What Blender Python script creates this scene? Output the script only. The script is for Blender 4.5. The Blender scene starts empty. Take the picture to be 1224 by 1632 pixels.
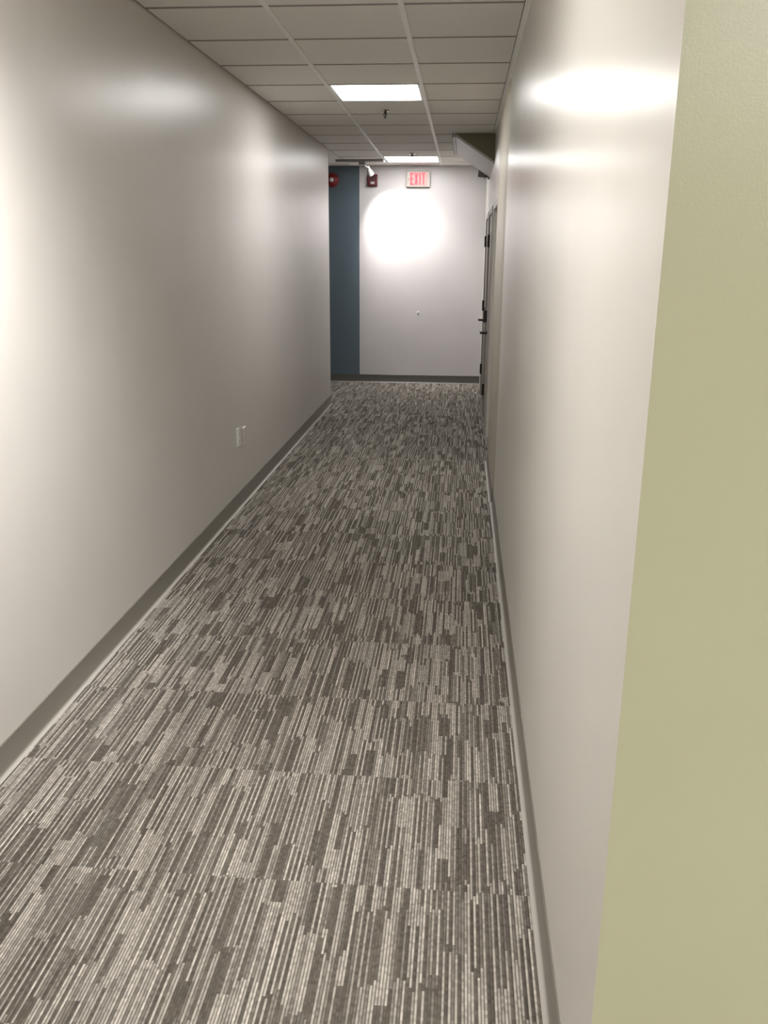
import bpy, bmesh, math, random
from mathutils import Vector, Matrix
random.seed(7)
sc = bpy.context.scene
COL = sc.collection
PI = math.pi

# ------------------------------------------------------------------ layout (metres)
CEIL = 2.602          # underside of the ceiling grid
XL, XR = -1.41, 0.243 # corridor wall faces
YE = 11.26            # end wall
YL = 9.53             # where the left wall stops (side corridor)
YC = 1.15             # outer corner of the right wall
YB = -5.0             # wall behind the photographer
XE = 3.2              # far side of the lobby
TILE = 0.61
D0 = 4.146            # one cross joint of the ceiling grid

# ------------------------------------------------------------------ helpers
def srgb(r, g, b):
    f = lambda c: (c/12.92 if c <= .04045 else ((c+.055)/1.055)**2.4)
    return (f(r/255), f(g/255), f(b/255), 1)

def new_mat(name):
    m = bpy.data.materials.new(name); m.use_nodes = True
    nt = m.node_tree
    return m, nt, nt.nodes['Principled BSDF']

def mat(name, col, rough=.5, metal=0, spec=.5, emit=None, estr=0, noise=0, nscale=40, bump=0, bscale=300):
    m, nt, b = new_mat(name)
    b.inputs['Base Color'].default_value = col
    b.inputs['Roughness'].default_value = rough
    b.inputs['Metallic'].default_value = metal
    b.inputs['Specular IOR Level'].default_value = spec
    if emit:
        b.inputs['Emission Color'].default_value = emit
        b.inputs['Emission Strength'].default_value = estr
    N, L = nt.nodes, nt.links
    tc = N.new('ShaderNodeTexCoord')
    if noise:
        n = N.new('ShaderNodeTexNoise'); n.inputs['Scale'].default_value = nscale; n.inputs['Detail'].default_value = 4
        L.new(tc.outputs['Object'], n.inputs['Vector'])
        mr = N.new('ShaderNodeMapRange')
        mr.inputs['From Min'].default_value = .3; mr.inputs['From Max'].default_value = .7
        mr.inputs['To Min'].default_value = 1-noise; mr.inputs['To Max'].default_value = 1+noise
        L.new(n.outputs['Fac'], mr.inputs['Value'])
        v = N.new('ShaderNodeVectorMath'); v.operation = 'SCALE'; v.inputs[0].default_value = col[:3]
        L.new(mr.outputs['Result'], v.inputs['Scale']); L.new(v.outputs['Vector'], b.inputs['Base Color'])
    if bump:
        n2 = N.new('ShaderNodeTexNoise'); n2.inputs['Scale'].default_value = bscale; n2.inputs['Detail'].default_value = 2
        L.new(tc.outputs['Object'], n2.inputs['Vector'])
        bp = N.new('ShaderNodeBump'); bp.inputs['Strength'].default_value = bump; bp.inputs['Distance'].default_value = .002
        L.new(n2.outputs['Fac'], bp.inputs['Height']); L.new(bp.outputs['Normal'], b.inputs['Normal'])
    return m

class MB:
    def __init__(s): s.bm = bmesh.new()
    def box(s, x0, x1, y0, y1, z0, z1, M=None):
        v = [s.bm.verts.new(Vector(p)) for p in
             ((x0,y0,z0),(x1,y0,z0),(x1,y1,z0),(x0,y1,z0),(x0,y0,z1),(x1,y0,z1),(x1,y1,z1),(x0,y1,z1))]
        for f in ((3,2,1,0),(4,5,6,7),(0,1,5,4),(1,2,6,5),(2,3,7,6),(3,0,4,7)):
            s.bm.faces.new([v[i] for i in f])
        if M is not None:
            for w in v: w.co = M @ w.co
        return s
    def prism(s, pts, z0, z1, M=None):
        """pts: outline in xy, counter-clockwise, extruded in z"""
        a = [s.bm.verts.new((x, y, z0)) for x, y in pts]; b = [s.bm.verts.new((x, y, z1)) for x, y in pts]
        n = len(pts)
        s.bm.faces.new(a[::-1]); s.bm.faces.new(b)
        for i in range(n): s.bm.faces.new((a[i], a[(i+1)%n], b[(i+1)%n], b[i]))
        if M is not None:
            for w in a+b: w.co = M @ w.co
        return s
    def lathe(s, prof, n=32, M=None):
        """prof: (radius, height) list turned about z"""
        rings = []
        for r, z in prof:
            if r < 1e-6: rings.append([s.bm.verts.new((0,0,z))])
            else: rings.append([s.bm.verts.new((r*math.cos(2*PI*k/n), r*math.sin(2*PI*k/n), z)) for k in range(n)])
        for a, b in zip(rings, rings[1:]):
            for k in range(n):
                k2 = (k+1) % n
                if len(a) == 1 and len(b) == 1: continue
                if len(a) == 1: s.bm.faces.new((a[0], b[k2], b[k]))
                elif len(b) == 1: s.bm.faces.new((a[k], a[k2], b[0]))
                else: s.bm.faces.new((a[k], a[k2], b[k2], b[k]))
        if M is not None:
            for R in rings:
                for w in R: w.co = M @ w.co
        return s
    def tube(s, pts, r, n=10):
        pts = [Vector(p) for p in pts]; rings = []
        for i, p in enumerate(pts):
            d = (pts[min(i+1, len(pts)-1)] - pts[max(i-1, 0)]).normalized()
            u = d.orthogonal().normalized() if i == 0 else (u - d*u.dot(d)).normalized()
            w = d.cross(u)
            rr = r[i] if isinstance(r, (list, tuple)) else r
            rings.append([s.bm.verts.new(p + rr*(u*math.cos(2*PI*k/n) + w*math.sin(2*PI*k/n))) for k in range(n)])
        for a, b in zip(rings, rings[1:]):
            for k in range(n): s.bm.faces.new((a[k], a[(k+1)%n], b[(k+1)%n], b[k]))
        s.bm.faces.new(rings[0][::-1]); s.bm.faces.new(rings[-1])
        return s
    def build(s, name, m, parent=None, bevel=0, segs=2, smooth=False):
        bmesh.ops.recalc_face_normals(s.bm, faces=s.bm.faces)
        me = bpy.data.meshes.new(name); s.bm.to_mesh(me); s.bm.free()
        me.materials.append(m)
        if smooth:
            for p in me.polygons: p.use_smooth = True
            me.set_sharp_from_angle(angle=math.radians(35))
        o = bpy.data.objects.new(name, me); COL.objects.link(o)
        if parent is not None:
            o.parent = parent
            o.matrix_parent_inverse = Matrix.Translation(parent.location).inverted() if parent.type == 'EMPTY' else Matrix()
        if bevel:
            bv = o.modifiers.new('edge', 'BEVEL'); bv.width = bevel; bv.segments = segs; bv.limit_method = 'ANGLE'
            bv.angle_limit = math.radians(40)
        return o

def struct(o): o['kind'] = 'structure'; return o
def thing(name, loc, label, cat, group=None):
    o = bpy.data.objects.new(name, None); COL.objects.link(o); o.location = loc; o.empty_display_size = .05
    o['label'] = label; o['category'] = cat
    if group: o['group'] = group
    return o
def tag(o, label, cat, group=None):
    o['label'] = label; o['category'] = cat
    if group: o['group'] = group
    return o

# ------------------------------------------------------------------ materials
WALLC = (.60, .575, .545, 1)
def wall_paint(name, col, rough=.34, spec=.5):
    return mat(name, col, rough, spec=spec, noise=.02, nscale=3, bump=.07, bscale=260)
M_wall = wall_paint('greige_semigloss_paint', WALLC)
M_wall_r = wall_paint('cream_greige_semigloss_paint', (.605, .585, .535, 1), .28, .27)
M_green = wall_paint('pale_green_paint', (.51, .51, .345, 1), .33)
M_end = wall_paint('light_grey_paint', (.60, .575, .575, 1), .45)
M_blue = wall_paint('slate_blue_paint', (.10, .138, .170, 1), .45)
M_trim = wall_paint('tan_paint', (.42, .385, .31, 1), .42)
def cove_mat(name, col, toe_lit):
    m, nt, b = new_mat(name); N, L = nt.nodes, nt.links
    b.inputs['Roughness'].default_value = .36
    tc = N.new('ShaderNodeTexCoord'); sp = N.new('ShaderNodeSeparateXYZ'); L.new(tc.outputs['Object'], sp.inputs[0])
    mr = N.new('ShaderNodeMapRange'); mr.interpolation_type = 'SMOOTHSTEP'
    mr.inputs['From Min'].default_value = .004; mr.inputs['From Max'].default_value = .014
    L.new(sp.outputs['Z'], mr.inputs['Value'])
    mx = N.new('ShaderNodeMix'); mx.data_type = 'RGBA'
    mx.inputs['A'].default_value = toe_lit; mx.inputs['B'].default_value = col  # light falling on the toe lip is put into its paler colour
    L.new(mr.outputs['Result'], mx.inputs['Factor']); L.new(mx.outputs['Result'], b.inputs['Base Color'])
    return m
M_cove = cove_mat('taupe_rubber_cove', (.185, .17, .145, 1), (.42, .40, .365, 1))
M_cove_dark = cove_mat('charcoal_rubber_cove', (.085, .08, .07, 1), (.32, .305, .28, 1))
M_tile = mat('ceiling_tile', (.80, .775, .74, 1), .9, spec=.1, noise=.035, nscale=120, bump=.3, bscale=400)
M_plenum = mat('plenum_dark', (.02, .018, .016, 1), .95)
M_grid = mat('white_grid_metal', (.84, .83, .80, 1), .45)
M_white = mat('white_enamel', (.75, .74, .72, 1), .35)
M_plastic = mat('ivory_plastic', (.47, .45, .41, 1), .3)
M_slot = mat('dark_slot', (.03, .03, .03, 1), .6)
M_chrome = mat('chrome', (.72, .68, .62, 1), .18, metal=1)
M_bronze = mat('dark_bronze', (.028, .021, .02, 1), .45, metal=.3)
M_steel = mat('brushed_steel', (.30, .28, .26, 1), .4, metal=.7, noise=.05, nscale=60)
M_red = mat('fire_red', (.20, .014, .018, 1), .4, noise=.03, nscale=20)
M_reddk = mat('fire_red_dark', (.09, .008, .011, 1), .45, noise=.03, nscale=20)
M_lens = mat('frosted_lens', (.75, .72, .70, 1), .25)
M_strobe = mat('clear_strobe_lens', (.40, .36, .35, 1), .25)
M_outlet = mat('white_outlet_plastic', (.93, .92, .90, 1), .22)
M_exit_face = mat('exit_face', (.46, .25, .24, 1), .4, emit=(1, .42, .38, 1), estr=.22)
M_exit_red = mat('exit_red', (.8, .04, .06, 1), .4, emit=(1, .05, .09, 1), estr=.75)
M_door = mat('tan_door_paint', (.26, .23, .20, 1), .4, noise=.03, nscale=6)
M_frame = mat('door_frame_paint', (.34, .31, .27, 1), .4, noise=.02, nscale=6)
M_grey = mat('grey_plastic', (.20, .18, .18, 1), .45)
M_panel = mat('pale_grey_panel', (.48, .455, .44, 1), .5, noise=.02, nscale=5)
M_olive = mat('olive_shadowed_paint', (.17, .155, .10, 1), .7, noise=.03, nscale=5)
M_diff = mat('light_diffuser', (.9, .9, .9, 1), .5, emit=(1, .985, .965, 1), estr=20)
M_spotface = mat('spot_lens', (.9, .9, .9, 1), .4, emit=(1, .95, .9, 1), estr=8)

def carpet():
    m, nt, b = new_mat('striped_loop_carpet')
    N, L = nt.nodes, nt.links
    def val(x):
        return x
    def math_(op, a, c=None, clamp=False):
        n = N.new('ShaderNodeMath'); n.operation = op; n.use_clamp = clamp
        for i, v in enumerate((a, c)):
            if v is None: continue
            if isinstance(v, (int, float)): n.inputs[i].default_value = v
            else: L.new(v, n.inputs[i])
        return n.outputs[0]
    def hash_(*a):
        n = N.new('ShaderNodeTexWhiteNoise'); n.noise_dimensions = '3D'
        c = N.new('ShaderNodeCombineXYZ')
        for i, v in enumerate(a):
            if isinstance(v, (int, float)): c.inputs[i].default_value = v
            else: L.new(v, c.inputs[i])
        L.new(c.outputs[0], n.inputs['Vector'])
        return n.outputs['Value']
    fl = lambda v: math_('FLOOR', v)
    add = lambda a, c: math_('ADD', a, c)
    mul = lambda a, c: math_('MULTIPLY', a, c)
    gt = lambda a, c: math_('GREATER_THAN', a, c)
    lt = lambda a, c: math_('LESS_THAN', a, c)
    tc = N.new('ShaderNodeTexCoord'); sp = N.new('ShaderNodeSeparateXYZ')
    L.new(tc.outputs['Object'], sp.inputs[0])
    X, Y = sp.outputs[0], sp.outputs[1]
    PIT = .0074
    xs = mul(X, 1/PIT); i = fl(xs); fr = math_('FRACT', xs)
    # carpet tile rows (0.5 m) restart the pattern
    tx = fl(mul(add(X, .13), 2.0)); ty = fl(mul(add(Y, .07), 2.0))
    # strip segments: groups of yarns share their breaks, each yarn slips a little
    g = fl(mul(add(i, mul(hash_(fl(mul(i, 1/7)), 3.1, tx), 4)), 1/9))
    yy = add(mul(Y, 1/.24), add(mul(hash_(g, tx, 7.7), 1.0), mul(hash_(i, 1.3, 2.2), .16)))
    j = add(fl(yy), mul(ty, 17))
    par = math_('MODULO', add(add(i, fl(mul(hash_(g, j, 9.4), 2))), 4000), 2.0)     # every other yarn
    flip = lt(hash_(i, j, 4.0), .24)
    light = math_('ABSOLUTE', math_('SUBTRACT', par, flip))
    # solid blocks, light and dark
    gb = fl(mul(add(i, mul(hash_(ty, 6.6, 1.1), 4)), 1/4))
    jb = add(fl(add(mul(Y, 1/.15), mul(hash_(gb, 2.0, 3.0), 3))), mul(ty, 13))
    hb = hash_(gb, jb, 12.0)
    light = math_('MULTIPLY', light, gt(hb, .09))
    light = math_('MAXIMUM', light, gt(hb, .945))
    # loop yarn: rounded rib across, bead along
    rib = math_('SINE', mul(fr, PI))
    bead = hash_(i, fl(add(mul(Y, 1/.010), mul(hash_(i, 0.5, .5), 1))), 1.0)
    mixn = N.new('ShaderNodeMix'); mixn.data_type = 'RGBA'
    mixn.inputs['A'].default_value = (.128, .114, .096, 1); mixn.inputs['B'].default_value = (.555, .52, .465, 1)
    tone = add(mul(light, add(.50, mul(hash_(i, j, 21.0), .50))), mul(math_('SUBTRACT', 1, light), mul(gt(hash_(i, j, 22.0), .62), .22)))
    soft = mul(tone, add(.12, mul(rib, .88)))
    L.new(soft, mixn.inputs['Factor'])
    shade = add(.62, add(mul(rib, .18), mul(bead, .42)))
    yv = add(.84, mul(hash_(i, j, 31.0), .32))
    v = N.new('ShaderNodeVectorMath'); v.operation = 'SCALE'
    L.new(mixn.outputs['Result'], v.inputs[0]); L.new(mul(shade, yv), v.inputs['Scale'])
    L.new(v.outputs['Vector'], b.inputs['Base Color'])
    b.inputs['Roughness'].default_value = .95
    b.inputs['Specular IOR Level'].default_value = .12
    bp = N.new('ShaderNodeBump'); bp.inputs['Strength'].default_value = .5; bp.inputs['Distance'].default_value = .003
    L.new(add(rib, mul(bead, .5)), bp.inputs['Height']); L.new(bp.outputs['Normal'], b.inputs['Normal'])
    return m
M_carpet = carpet()

# ------------------------------------------------------------------ floor
struct(MB().box(-4.4, XE, YB, YE, -.05, 0).build('floor', M_carpet))

# ------------------------------------------------------------------ walls
H = CEIL + .03
struct(MB().box(-4.4, XL, YB, YL, 0, H).build('wall_left', M_wall))
struct(MB().box(-1.287, XE, YE, YE+.14, 0, H).build('wall_end', M_end))
struct(MB().box(-4.4, -1.287, YE, YE+.14, 0, H).build('wall_accent', M_blue))
struct(MB().box(-4.5, -4.4, YL, YE, 0, H).build('wall_side', M_end))
struct(MB().box(-4.4, XE, YB-.14, YB, 0, H).build('wall_back', M_wall_r))
struct(MB().box(XE, XE+.14, YB, YC, 0, H).build('wall_lobby', M_wall_r))
# green end face of the right wall, mitred at the corner
struct(MB().prism([(XR, YC), (XE, YC), (XE, YC+.05), (XR+.05, YC+.05)], 0, H).build('wall_near', M_green))
DOORS = [(6.97, 7.87), (8.22, 9.07), (9.40, 10.32)]
HEAD = 1.95
wr = MB()
wr.prism([(XR, YC), (XR+.05, YC+.05), (XR+.20, YC+.05), (XR+.20, DOORS[0][0]), (XR, DOORS[0][0])], 0, H)
ys = [DOORS[0][1], DOORS[1][0], DOORS[1][1], DOORS[2][0], DOORS[2][1], YE]
for a, b_ in zip(ys[::2], ys[1::2]): wr.box(XR, XR+.20, a, b_, 0, H)
for a, b_ in DOORS: wr.box(XR, XR+.20, a, b_, HEAD, H)
struct(wr.build('wall_right', M_wall_r))
# proud strip of wall just before the first door
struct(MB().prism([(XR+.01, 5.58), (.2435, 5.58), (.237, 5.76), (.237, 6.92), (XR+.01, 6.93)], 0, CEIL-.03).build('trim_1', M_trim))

# ------------------------------------------------------------------ cove base
def cove(name, y0, y1, x, side, m, along='y'):
    """side: +1 the wall face looks to +x (left wall), -1 to -x; along 'x' the wall looks to -y"""
    prof = [(0, 0), (.022, 0), (.0225, .002), (.016, .004), (.0095, .009), (.0055, .020), (.004, .098), (.002, .1), (0, .1)]
    mb = MB()
    n = len(prof)
    ra, rb = [], []
    for d, z in prof:
        if along == 'y':
            ra.append(mb.bm.verts.new((x+side*d, y0, z))); rb.append(mb.bm.verts.new((x+side*d, y1, z)))
        else:
            ra.append(mb.bm.verts.new((y0, x+side*d, z))); rb.append(mb.bm.verts.new((y1, x+side*d, z)))
    for k in range(n): mb.bm.faces.new((ra[k], ra[(k+1)%n], rb[(k+1)%n], rb[k]))
    mb.bm.faces.new(ra); mb.bm.faces.new(rb[::-1])
    return struct(mb.build(name, m, smooth=True))
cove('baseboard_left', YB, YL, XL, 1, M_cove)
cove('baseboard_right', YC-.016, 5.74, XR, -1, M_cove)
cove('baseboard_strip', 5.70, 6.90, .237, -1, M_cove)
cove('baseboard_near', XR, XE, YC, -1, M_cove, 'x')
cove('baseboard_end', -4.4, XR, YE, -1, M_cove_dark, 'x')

# ------------------------------------------------------------------ ceiling
XA0, XA1 = -.872, -.924     # the left runner leans a little
def xa(y): return XA0 + (XA1-XA0)*(y-4)/6.4
XB = -.296
fixtures = []               # (k) rows with a light in the middle column
ROWS_L = [-11, -4, 3, 10]
mb = MB()
G = .0045
kmin, kmax = -16, 12
def slab(mb, p, z=CEIL+.003, t=.014):
    """p: 4 xy corners ccw"""
    a = [mb.bm.verts.new((x, y, z)) for x, y in p]; b = [mb.bm.verts.new((x, y, z+t)) for x, y in p]
    mb.bm.faces.new(a[::-1]); mb.bm.faces.new(b)
    for q in range(4): mb.bm.faces.new((a[q], a[(q+1)%4], b[(q+1)%4], b[q]))
for k in range(kmin, kmax):
    y0, y1 = max(D0+k*TILE, YB)+.006, min(D0+(k+1)*TILE, YE)-.006
    if y1-y0 < .02: continue
    cols = [(XL, None), (None, XB), (XB, XR)]
    slab(mb, [(XL+.010, y0), (xa(y0)-G, y0), (xa(y1)-G, y1), (XL+.010, y1)])
    if k not in ROWS_L: slab(mb, [(xa(y0)+G, y0), (XB-G, y0), (XB-G, y1), (xa(y1)+G, y1)])
    slab(mb, [(XB+G, y0), (XR-.023, y0), (XR-.023, y1), (XB+G, y1)])
    if y0 < YC-.1:
        yy1 = min(y1, YC-.001); x = XR
        while x < XE-.05:
            x2 = min(x+TILE, XE)
            
            if not (k == -13 and 1.3 < x < 1.6): slab(mb, [(x+G, y0), (x2-G, y0), (x2-G, yy1), (x+G, yy1)])
            x = x2
    if y1 > YL+.05:
        yy0 = max(y0, YL+.001); x = XL
        while x > -4.35:
            x2 = max(x-TILE, -4.4)
            slab(mb, [(x2+G, yy0), (x-G, yy0), (x-G, y1), (x2+G, y1)]); x = x2
ceiling = struct(mb.build('ceiling', M_tile))
struct(MB().box(-4.4, XE, YB, YE, CEIL+.06, CEIL+.09).build('ceiling_plenum', M_plenum))
def runner(name, f, w=.024, y0=YB, y1=YE, z=CEIL):
    mb = MB(); n = 8; h = w/2
    P = [(f(y0+(y1-y0)*q/n), y0+(y1-y0)*q/n) for q in range(n+1)]
    for (xa_, ya), (xb_, yb) in zip(P, P[1:]):
        slab(mb, [(xa_-h, ya), (xa_+h, ya), (xb_+h, yb), (xb_-h, yb)], z-.002, .006)
    return struct(mb.build(name, M_grid))
runner('trim_2', xa); runner('trim_3', lambda y: XB)
# cross lines: shade in the tile reveals painted as dark strips
ct = MB()
for k in range(kmin, kmax+1):
    y = D0+k*TILE
    if not YB+.05 < y < YE-.05: continue
    for a, b_ in ((XL+.01, xa(y)-.012), (xa(y)+.012, XB-.012), (XB+.012, XR-.02)): ct.box(a, b_, y-.010, y+.010, CEIL+.0012, CEIL+.0035)
struct(ct.build('trim_5', mat('reveal_shade_grey', (.24, .22, .20, 1), .6)))
# wall angles
struct(MB().box(XR-.020, XR, YC, YE, CEIL-.002, CEIL+.004).box(XR-.002, XR, YC, 6.9, CEIL-.024, CEIL).build('trim_4', M_grid))
struct(MB().box(-4.4, XR, YE-.018, YE, CEIL-.002, CEIL+.004).build('trim_6', M_grid))

# ------------------------------------------------------------------ troffer lights
LBL = {3: ('square recessed ceiling light panel over the middle of the corridor, beyond it a sprinkler', 0),
       10: ('square recessed ceiling light panel close to the end wall above the exit sign', 0),
       -4: ('square recessed ceiling light panel at the corridor mouth beside the pale green wall', 0),
       -11: ('square recessed ceiling light panel in the lobby by the rear wall', 0)}
def make_light(k, xc=None):
    yc = D0+(k+.5)*TILE; w = (XB-xa(yc))/2-.014; h = TILE/2-.006
    if xc is None: xc = (xa(yc)+XB)/2
    t = thing('ceiling_light', (xc, yc, CEIL), LBL[k][0], 'light', 'recessed ceiling lights')
    iw, ih = w-.012, h-.012
    f = MB()
    for a in ((-w, -iw, -h, h), (iw, w, -h, h), (-iw, iw, -h, -ih), (-iw, iw, ih, h)):
        f.box(xc+a[0], xc+a[1], yc+a[2], yc+a[3], CEIL+.0, CEIL+.04)
    f.build('light_frame', M_white, t)
    d = MB().box(xc-iw, xc+iw, yc-ih, yc+ih, CEIL+.008, CEIL+.016).build('diffuser', M_diff, t)
    return t
for k in ROWS_L: make_light(k)
LBL[-13] = ('square recessed ceiling light panel over the lobby facing the pale green wall', 0)
make_light(-13, XR+2.5*TILE)

# ------------------------------------------------------------------ sprinklers
def sprinkler(x, y, label):
    t = thing('fire_sprinkler', (x, y, CEIL), label, 'sprinkler', 'pendent sprinklers')
    T = Matrix.Translation((x, y, CEIL))
    MB().lathe([(0, 0.004), (.034, .004), (.036, .0), (.030, -.008), (.016, -.013), (0, -.013)][::-1], 24, T).build('escutcheon', M_chrome, t, smooth=True)
    b = MB().lathe([(0, -.056), (.0045, -.054), (.0055, -.030), (.010, -.022), (.010, -.012), (0, -.012)], 12, T)
    for s in (-1, 1):
        b.tube([(x+s*.008, y, CEIL-.014), (x+s*.013, y, CEIL-.028), (x+s*.010, y, CEIL-.044), (x, y, CEIL-.054)], .0024, 8)
    b.build('sprinkler_body', M_bronze, t, smooth=True)
    d = MB().lathe([(0, -.059), (.012, -.059), (.013, -.056), (0, -.056)], 20, T)
    d.build('deflector', M_bronze, t, smooth=True)
    return t
sprinkler(-.606, 6.98, 'chrome pendent sprinkler in the tile just past the middle ceiling light')
sprinkler(-.575, 9.93, 'small chrome pendent sprinkler at the near edge of the light by the end wall')

# ------------------------------------------------------------------ exit sign
def exit_sign():
    x0, x1, z0, z1 = -.716, -.430, 2.356, 2.538
    t = thing('exit_sign', ((x0+x1)/2, YE, z0), 'white framed exit sign with glowing red letters, high on end wall', 'sign')
    MB().box(x0, x1, YE-.045, YE, z0, z1).build('housing', M_plastic, t, bevel=.010, segs=3)
    fx0, fx1 = x0+.040, x1-.030
    MB().box(fx0, fx1, YE-.047, YE-.044, z0+.018, z1-.014).build('sign_face', M_exit_face, t)
    # letters as strokes
    zt, zb = z1-.022, z0+.026; hh = zt-zb; y0, y1 = YE-.050, YE-.0465; s = .013
    lx = fx0+.010; W = .040; gap = .010
    L = MB()                                                     # E
    L.box(lx, lx+s+.003, y0, y1, zb, zt)
    for zz, ww in ((zb, W), (zt-s, W), ((zb+zt-s)/2, W*.8)): L.box(lx, lx+ww, y0, y1, zz, zz+s)
    L.build('letter', M_exit_red, t)
    lx += W+gap; L = MB()                                        # X
    cx, cz = lx+W/2, (zt+zb)/2
    for sg in (1, -1):
        a = [(-W/2, -hh/2), (-W/2+s*1.15, -hh/2), (W/2, hh/2), (W/2-s*1.15, hh/2)]
        L.prism([(cx+sg*p, cz+q) for p, q in a], 0, 1, Matrix(((1,0,0,0),(0,0,y1-y0,y0),(0,1,0,0),(0,0,0,1))))
    L.build('letter', M_exit_red, t)
    lx += W+gap; L = MB(); L.box(lx+.006, lx+.006+s+.003, y0, y1, zb, zt); L.build('letter', M_exit_red, t)    # I
    lx += .030+gap*.6; L = MB()                                   # T
    L.box(lx, lx+W, y0, y1, zt-s, zt); L.box(lx+W/2-s/2-.001, lx+W/2+s/2+.001, y0, y1, zb, zt); L.build('letter', M_exit_red, t)
    ar = MB().prism([(-.022, 0), (0, -.018), (0, .018)], 0, 1,
        Matrix(((1,0,0,fx0-.004),(0,0,.004,YE-.049),(0,1,0,(zt+zb)/2-.008),(0,0,0,1))))
    o = ar.build('arrow', mat('dim_red_chevron', (.45, .22, .22, 1), .5), t); o['label'] = 'dim pink arrow pointing to the side'
exit_sign()

# ------------------------------------------------------------------ red wall alarm and bell
def alarm():
    x0, x1, z0, z1 = -1.187, -1.066, 2.366, 2.503
    t = thing('fire_alarm', ((x0+x1)/2, YE, z0), 'dark red square fire alarm with small clear strobe lens, on end wall', 'alarm')
    MB().box(x0, x1, YE-.045, YE, z0, z1).build('housing', M_reddk, t, bevel=.008, segs=3)
    g = MB()
    for q in range(5): g.box(x0+.022, x1-.022, YE-.047, YE-.044, z1-.026-q*.009, z1-.022-q*.009)
    g.build('sounder_grille', M_slot, t)
    MB().box(-1.150, -1.098, YE-.062, YE-.044, z0+.020, z0+.052).build('strobe_lens', M_strobe, t, bevel=.006, segs=3)
alarm()
def bell():
    x, z = -1.618, 2.438
    t = thing('fire_bell', (x, YE, z), 'round red fire bell on slate blue wall, half hidden by wall corner', 'bell')
    R = Matrix.Translation((x, YE, z)) @ Matrix.Rotation(PI/2, 4, 'X')
    MB().lathe([(0, 0), (.05, 0), (.05, .02), (0, .02)], 24, R).build('mount', M_reddk, t, smooth=True)
    MB().lathe([(0, .068), (.022, .068), (.045, .064), (.064, .052), (.074, .036), (.078, .022), (.083, .018), (.080, .014), (.070, .016), (0, .018)], 40, R).build('gong', M_red, t, smooth=True)
    MB().lathe([(0, .076), (.018, .076), (.024, .072), (.026, .062), (0, .06)], 20, R).build('center_cap', M_lens, t, smooth=True)
bell()

# ------------------------------------------------------------------ small hook on the end wall
def hook():
    x, z = -.553, .875
    t = thing('wall_screw', (x, YE, z), 'tiny metal screw stub in a paint chip on pale end wall', 'screw')
    R = Matrix.Translation((x, YE, z)) @ Matrix.Rotation(PI/2, 4, 'X')
    MB().lathe([(0, .004), (.016, .0035), (.019, 0), (0, 0)], 20, R).build('plug', M_white, t, smooth=True)
    MB().lathe([(0, .014), (.006, .013), (.008, .010), (.004, .009), (.004, .003), (0, .003)], 12, R).build('screw_head', M_steel, t, smooth=True)
hook()

# ------------------------------------------------------------------ outlet and blank plate on the left wall
def outlet():
    y, z = 5.43, .459
    x = XL
    t = thing('wall_outlet', (x, y, z), 'white duplex wall outlet low on the left wall', 'outlet')
    MB().box(x, x+.007, y-.036, y+.036, z-.058, z+.058).build('cover_plate', M_outlet, t, bevel=.003, segs=2)
    for s in (-1, 1):
        r = MB().box(x+.006, x+.0095, y-.017, y+.017, z+s*.021-.014, z+s*.021+.014).build('receptacle', M_outlet, t, bevel=.003)
        sl = MB()
        for q in (-1, 1): sl.box(x+.0090, x+.0100, y+q*.007-.0014, y+q*.007+.0014, z+s*.021-.003, z+s*.021+.006)
        sl.box(x+.0090, x+.0100, y-.0025, y+.0025, z+s*.021-.010, z+s*.021-.006)
        sl.build('slots', M_slot, r)
    y2 = 5.60
    t2 = thing('blank_outlet_plate', (x, y2, z-.022), 'blank wall plate painted like the wall, beside the white outlet', 'wall plate')
    MB().box(x, x+.010, y2-.034, y2+.034, .380, .492).build('plate', M_wall, t2, bevel=.003, segs=2)
    for zz in (.405, .467): MB().lathe([(0, .0008), (.0035, .0004), (.004, 0)], 12, Matrix.Translation((x+.010, y2, zz)) @ Matrix.Rotation(PI/2, 4, 'Y')).build('screw', M_wall, t2)
    # white strip paints the highlight onto the plate's top edge
    MB().box(x, x+.0104, y2-.030, y2+.030, .4915, .4935).build('top_highlight', M_outlet, t2)
outlet()

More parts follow.
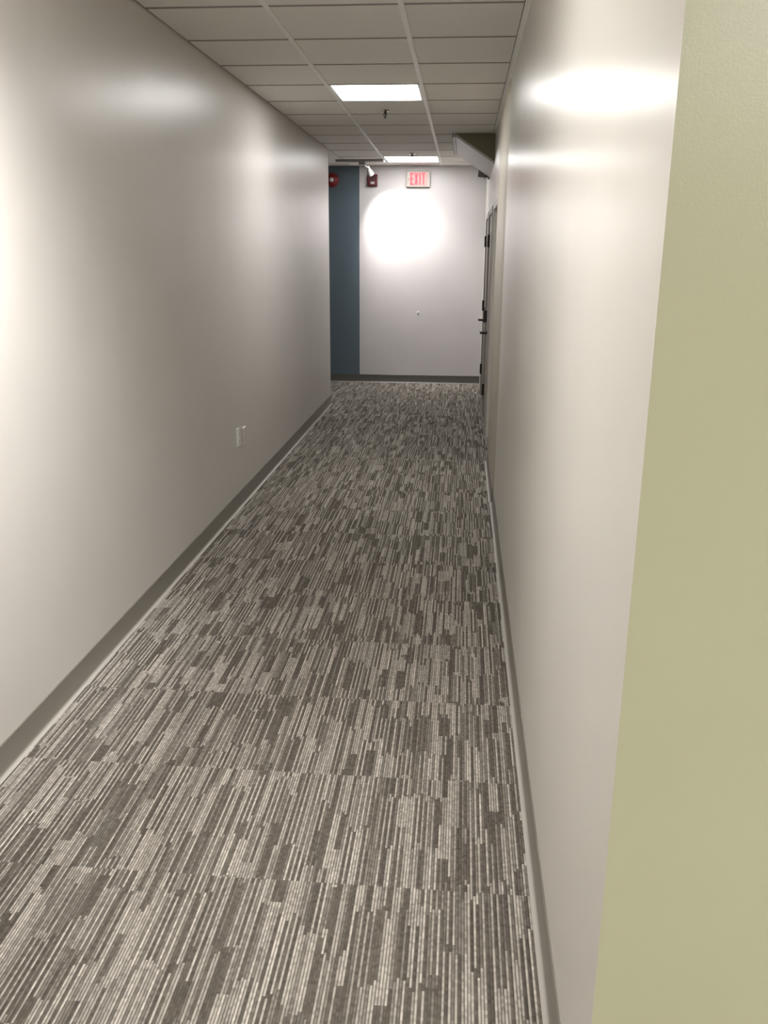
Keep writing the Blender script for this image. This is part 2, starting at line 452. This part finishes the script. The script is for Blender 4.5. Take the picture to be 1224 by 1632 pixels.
# ------------------------------------------------------------------ track light
def track_light():
    y = 10.56; x0, x1 = -1.47, -.935
    hx, hy, hz = -1.118, 10.78, 2.505
    t = thing('track_light', (-1.2, y, CEIL), 'short ceiling track with one white spotlight aimed at end wall', 'light')
    MB().box(x0, x1, y-.018, y+.018, CEIL-.022, CEIL+.001).build('rail', M_steel, t, bevel=.003)
    for a in (x0-.012, x1):
        MB().box(a, a+.012, y-.019, y+.019, CEIL-.024, CEIL+.001).build('end_cap', M_grid, t, bevel=.002)
    MB().box(-1.215, -1.135, y-.022, y+.022, CEIL-.052, CEIL-.020).build('adapter', M_grey, t, bevel=.004)
    MB().tube([(-1.150, y, CEIL-.050), (-1.138, y+.02, CEIL-.066), (-1.13, y+.08, CEIL-.070), (-1.125, y+.16, CEIL-.066), (-1.120, hy-.02, CEIL-.074), (hx-.002, hy, hz+.020)], .0075, 10).build('arm', M_white, t, smooth=True)
    d = (Vector((-.735, YE, 1.71)) - Vector((hx, hy, hz))).normalized()
    R = Matrix.Translation((hx, hy, hz)) @ d.to_track_quat('Z', 'Y').to_matrix().to_4x4()
    hd = MB().lathe([(0, -.060), (.018, -.058), (.022, -.045), (.024, -.010), (.030, .006), (.036, .040), (.037, .055), (.033, .055), (.030, .036), (0, .030)], 28, R)
    head = hd.build('lamp_head', M_white, t, smooth=True)
    MB().lathe([(0, .042), (.029, .042), (.029, .040), (0, .040)], 24, R).build('bulb', M_spotface, head)
    ld = bpy.data.lights.new('spot_beam', 'SPOT'); ld.energy = 112; ld.spot_size = math.radians(84); ld.spot_blend = 1
    ld.color = (1, .95, .935); ld.shadow_soft_size = .028
    lo = bpy.data.objects.new('spot_beam', ld); COL.objects.link(lo)
    lo.location = Vector((hx, hy, hz)) + d*.075; lo.rotation_euler = d.to_track_quat('-Z', 'Y').to_euler()
track_light()

# ------------------------------------------------------------------ sloped panel under the ceiling and the small grey fixture
def sloped():
    y0, y1 = 8.32, 9.78
    xt, zt, zb = -.102, 2.575, 2.352
    xw = XR+.0
    t = thing('sloped_panel', (xw, (y0+y1)/2, zb), 'pale grey panel sloping from ceiling down to right wall above doors', 'panel')
    th = .018
    n = Vector((zb-zt, 0, -(xw-xt))).normalized()   # faces down into the corridor
    n = -n if n.z > 0 else n
    P = [(xt, zt), (xw, zb), (xw, zb+.022), (xt, zt+.022)]
    XZ = Matrix(((1,0,0,0),(0,0,1,0),(0,1,0,0),(0,0,0,1)))
    MB().prism(P, y0, y1, XZ).build('slope_board', M_panel, t)
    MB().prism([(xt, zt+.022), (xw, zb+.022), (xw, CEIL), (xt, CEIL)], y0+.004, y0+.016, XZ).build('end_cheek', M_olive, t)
    e = MB().box(xt-.030, xt-.018, y0, y1, zt-.004, CEIL).box(xt-.010, xt, y0, y1, zt-.002, CEIL)
    e.build('edge_strip', M_grey, t)
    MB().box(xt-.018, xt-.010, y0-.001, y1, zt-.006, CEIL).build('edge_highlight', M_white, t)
    f = thing('wall_fixture', (.23, 9.8, 2.36), 'small grey box fixture with dark knob, under the sloped panel by ceiling', 'fixture')
    MB().prism([(.118, 2.365), (.200, 2.352), (.200, 2.440), (.128, 2.440)], 9.79, 9.90, XZ).build('fixture_body', M_grey, f, bevel=.003)
    MB().tube([(.200, 9.845, 2.375), (.222, 9.845, 2.375)], .016, 14).build('knob', M_slot, f, smooth=True)
    MB().box(.222, XR+.001, 9.80, 9.89, 2.340, 2.42).build('bracket', M_steel, f, bevel=.002)
    MB().lathe([(0, -.008), (.008, -.006), (.010, 0), (0, 0)], 14, Matrix.Translation((.168, 9.82, 2.357))).build('lens', M_white, f, smooth=True)
sloped()

# ------------------------------------------------------------------ doors in the right wall
def door(idx, y0, y1, recess, lever_y=None, lever_z=.9, hinges=(), hinge_y=None):
    name = 'door_%d' % idx
    d = MB().box(XR+recess, XR+recess+.045, y0+.003, y1-.003, .008, HEAD-.003).build(name, M_door)
    struct(d)
    fr = MB()
    w, p = .050, (.005 if idx == 1 else .009)                    # casing face and how far it stands proud
    for a, b_ in ((y0-w, y0), (y1, y1+w)):
        fr.box(XR-p, XR+.001, a, b_, 0, HEAD+w)
    fr.box(XR-p, XR+.001, y0, y1, HEAD, HEAD+w)
    fr.build('door_frame', M_frame, d, bevel=.002)
    g = MB()                             # dark rebate around the leaf
    g.box(XR+recess-.002, XR+recess, y0, y0+.012, 0, HEAD).box(XR+recess-.002, XR+recess, y1-.012, y1, 0, HEAD).box(XR+recess-.002, XR+recess, y0, y1, HEAD-.012, HEAD)
    g.build('door_gap', M_slot, d)
    for z in hinges:
        MB().box(XR-.020, XR+.004, hinge_y-.014, hinge_y+.014, z-.058, z+.058).build('hinge', M_bronze, d, bevel=.004)
    if lever_y:
        h = MB().lathe([(0, 0), (.026, 0), (.026, .008), (.012, .012), (.011, .060), (0, .060)], 20,
                       Matrix.Translation((XR+recess, lever_y, lever_z)) @ Matrix.Rotation(-PI/2, 4, 'Y'))
        h.tube([(XR+recess-.066, lever_y-.012, lever_z), (XR+recess-.070, lever_y+.05, lever_z), (XR+recess-.064, lever_y+.115, lever_z-.004)], [.011, .010, .008], 12)
        h.build('door_handle', M_bronze, d, smooth=True)
    return d
door(1, *DOORS[0], .085)
d2 = door(2, *DOORS[1], .004, 8.40, .885, (1.715, .994, .26), 9.05)
d3 = door(3, *DOORS[2], .004, 9.50, .925, (1.724, 1.03, .315), 10.30)
MB().box(XR-.016, XR+.004, 9.42, 9.47, .90, 1.06).build('lock_plate', M_bronze, d3, bevel=.002)

# ------------------------------------------------------------------ left wall spot outside the frame, then a spot and fill added unseen
def unseen_spot(loc, aim, e, deg):
    d = (Vector(aim) - Vector(loc)).normalized()
    ld = bpy.data.lights.new('unseen_wall_spot', 'SPOT'); ld.energy = e; ld.spot_size = math.radians(deg); ld.spot_blend = 1.0
    ld.color = (1, .985, .965); ld.shadow_soft_size = .03
    lo = bpy.data.objects.new('unseen_wall_spot', ld); COL.objects.link(lo)
    lo.location = loc; lo.rotation_euler = d.to_track_quat('-Z', 'Y').to_euler()
unseen_spot((-.75, 1.35, 2.5), (XL, 1.85, 1.85), 430, 80)
unseen_spot((-.95, 1.75, 2.5), (XR, 1.45, .0), 50, 84)  # added spot without a fixture, brightens the lower right wall
ld = bpy.data.lights.new('lobby_fill', 'AREA'); ld.shape = 'RECTANGLE'; ld.size = 1.2; ld.size_y = 1.2; ld.energy = 112  # unseen fill lamp added to brighten the near walls
ld.color = (1, .985, .955)
lo = bpy.data.objects.new('lobby_fill', ld); COL.objects.link(lo); lo.location = (1.4, -1.6, CEIL-.01)

# ------------------------------------------------------------------ world, camera, colour
w = bpy.data.worlds.new('world'); sc.world = w; w.use_nodes = True
w.node_tree.nodes['Background'].inputs[0].default_value = (.02, .02, .02, 1)

def camera():
    f, p, y, r = 1400.06, .2871, .0853, .0064
    cy, sy, cp, sp, cr, sr = math.cos(y), math.sin(y), math.cos(p), math.sin(p), math.cos(r), math.sin(r)
    fwd = Vector((-sy*cp, cy*cp, -sp)); right = Vector((cy, sy, 0)); up = right.cross(fwd)
    r2 = right*cr + up*sr; u2 = -right*sr + up*cr
    cd = bpy.data.cameras.new('camera'); co = bpy.data.objects.new('camera', cd); COL.objects.link(co)
    cd.sensor_fit = 'HORIZONTAL'; cd.sensor_width = 36; cd.lens = 36*f/1224; cd.clip_start = .02
    M = Matrix((r2, u2, -fwd)).transposed().to_4x4(); M.translation = (0, 0, 1.599)
    co.matrix_world = M
    sc.camera = co
camera()
sc.view_settings.view_transform = 'Standard'
sc.view_settings.look = 'None'
sc.view_settings.exposure = .18
sc.cycles.max_bounces = 12; sc.cycles.diffuse_bounces = 8
sc.cycles.use_denoising = True
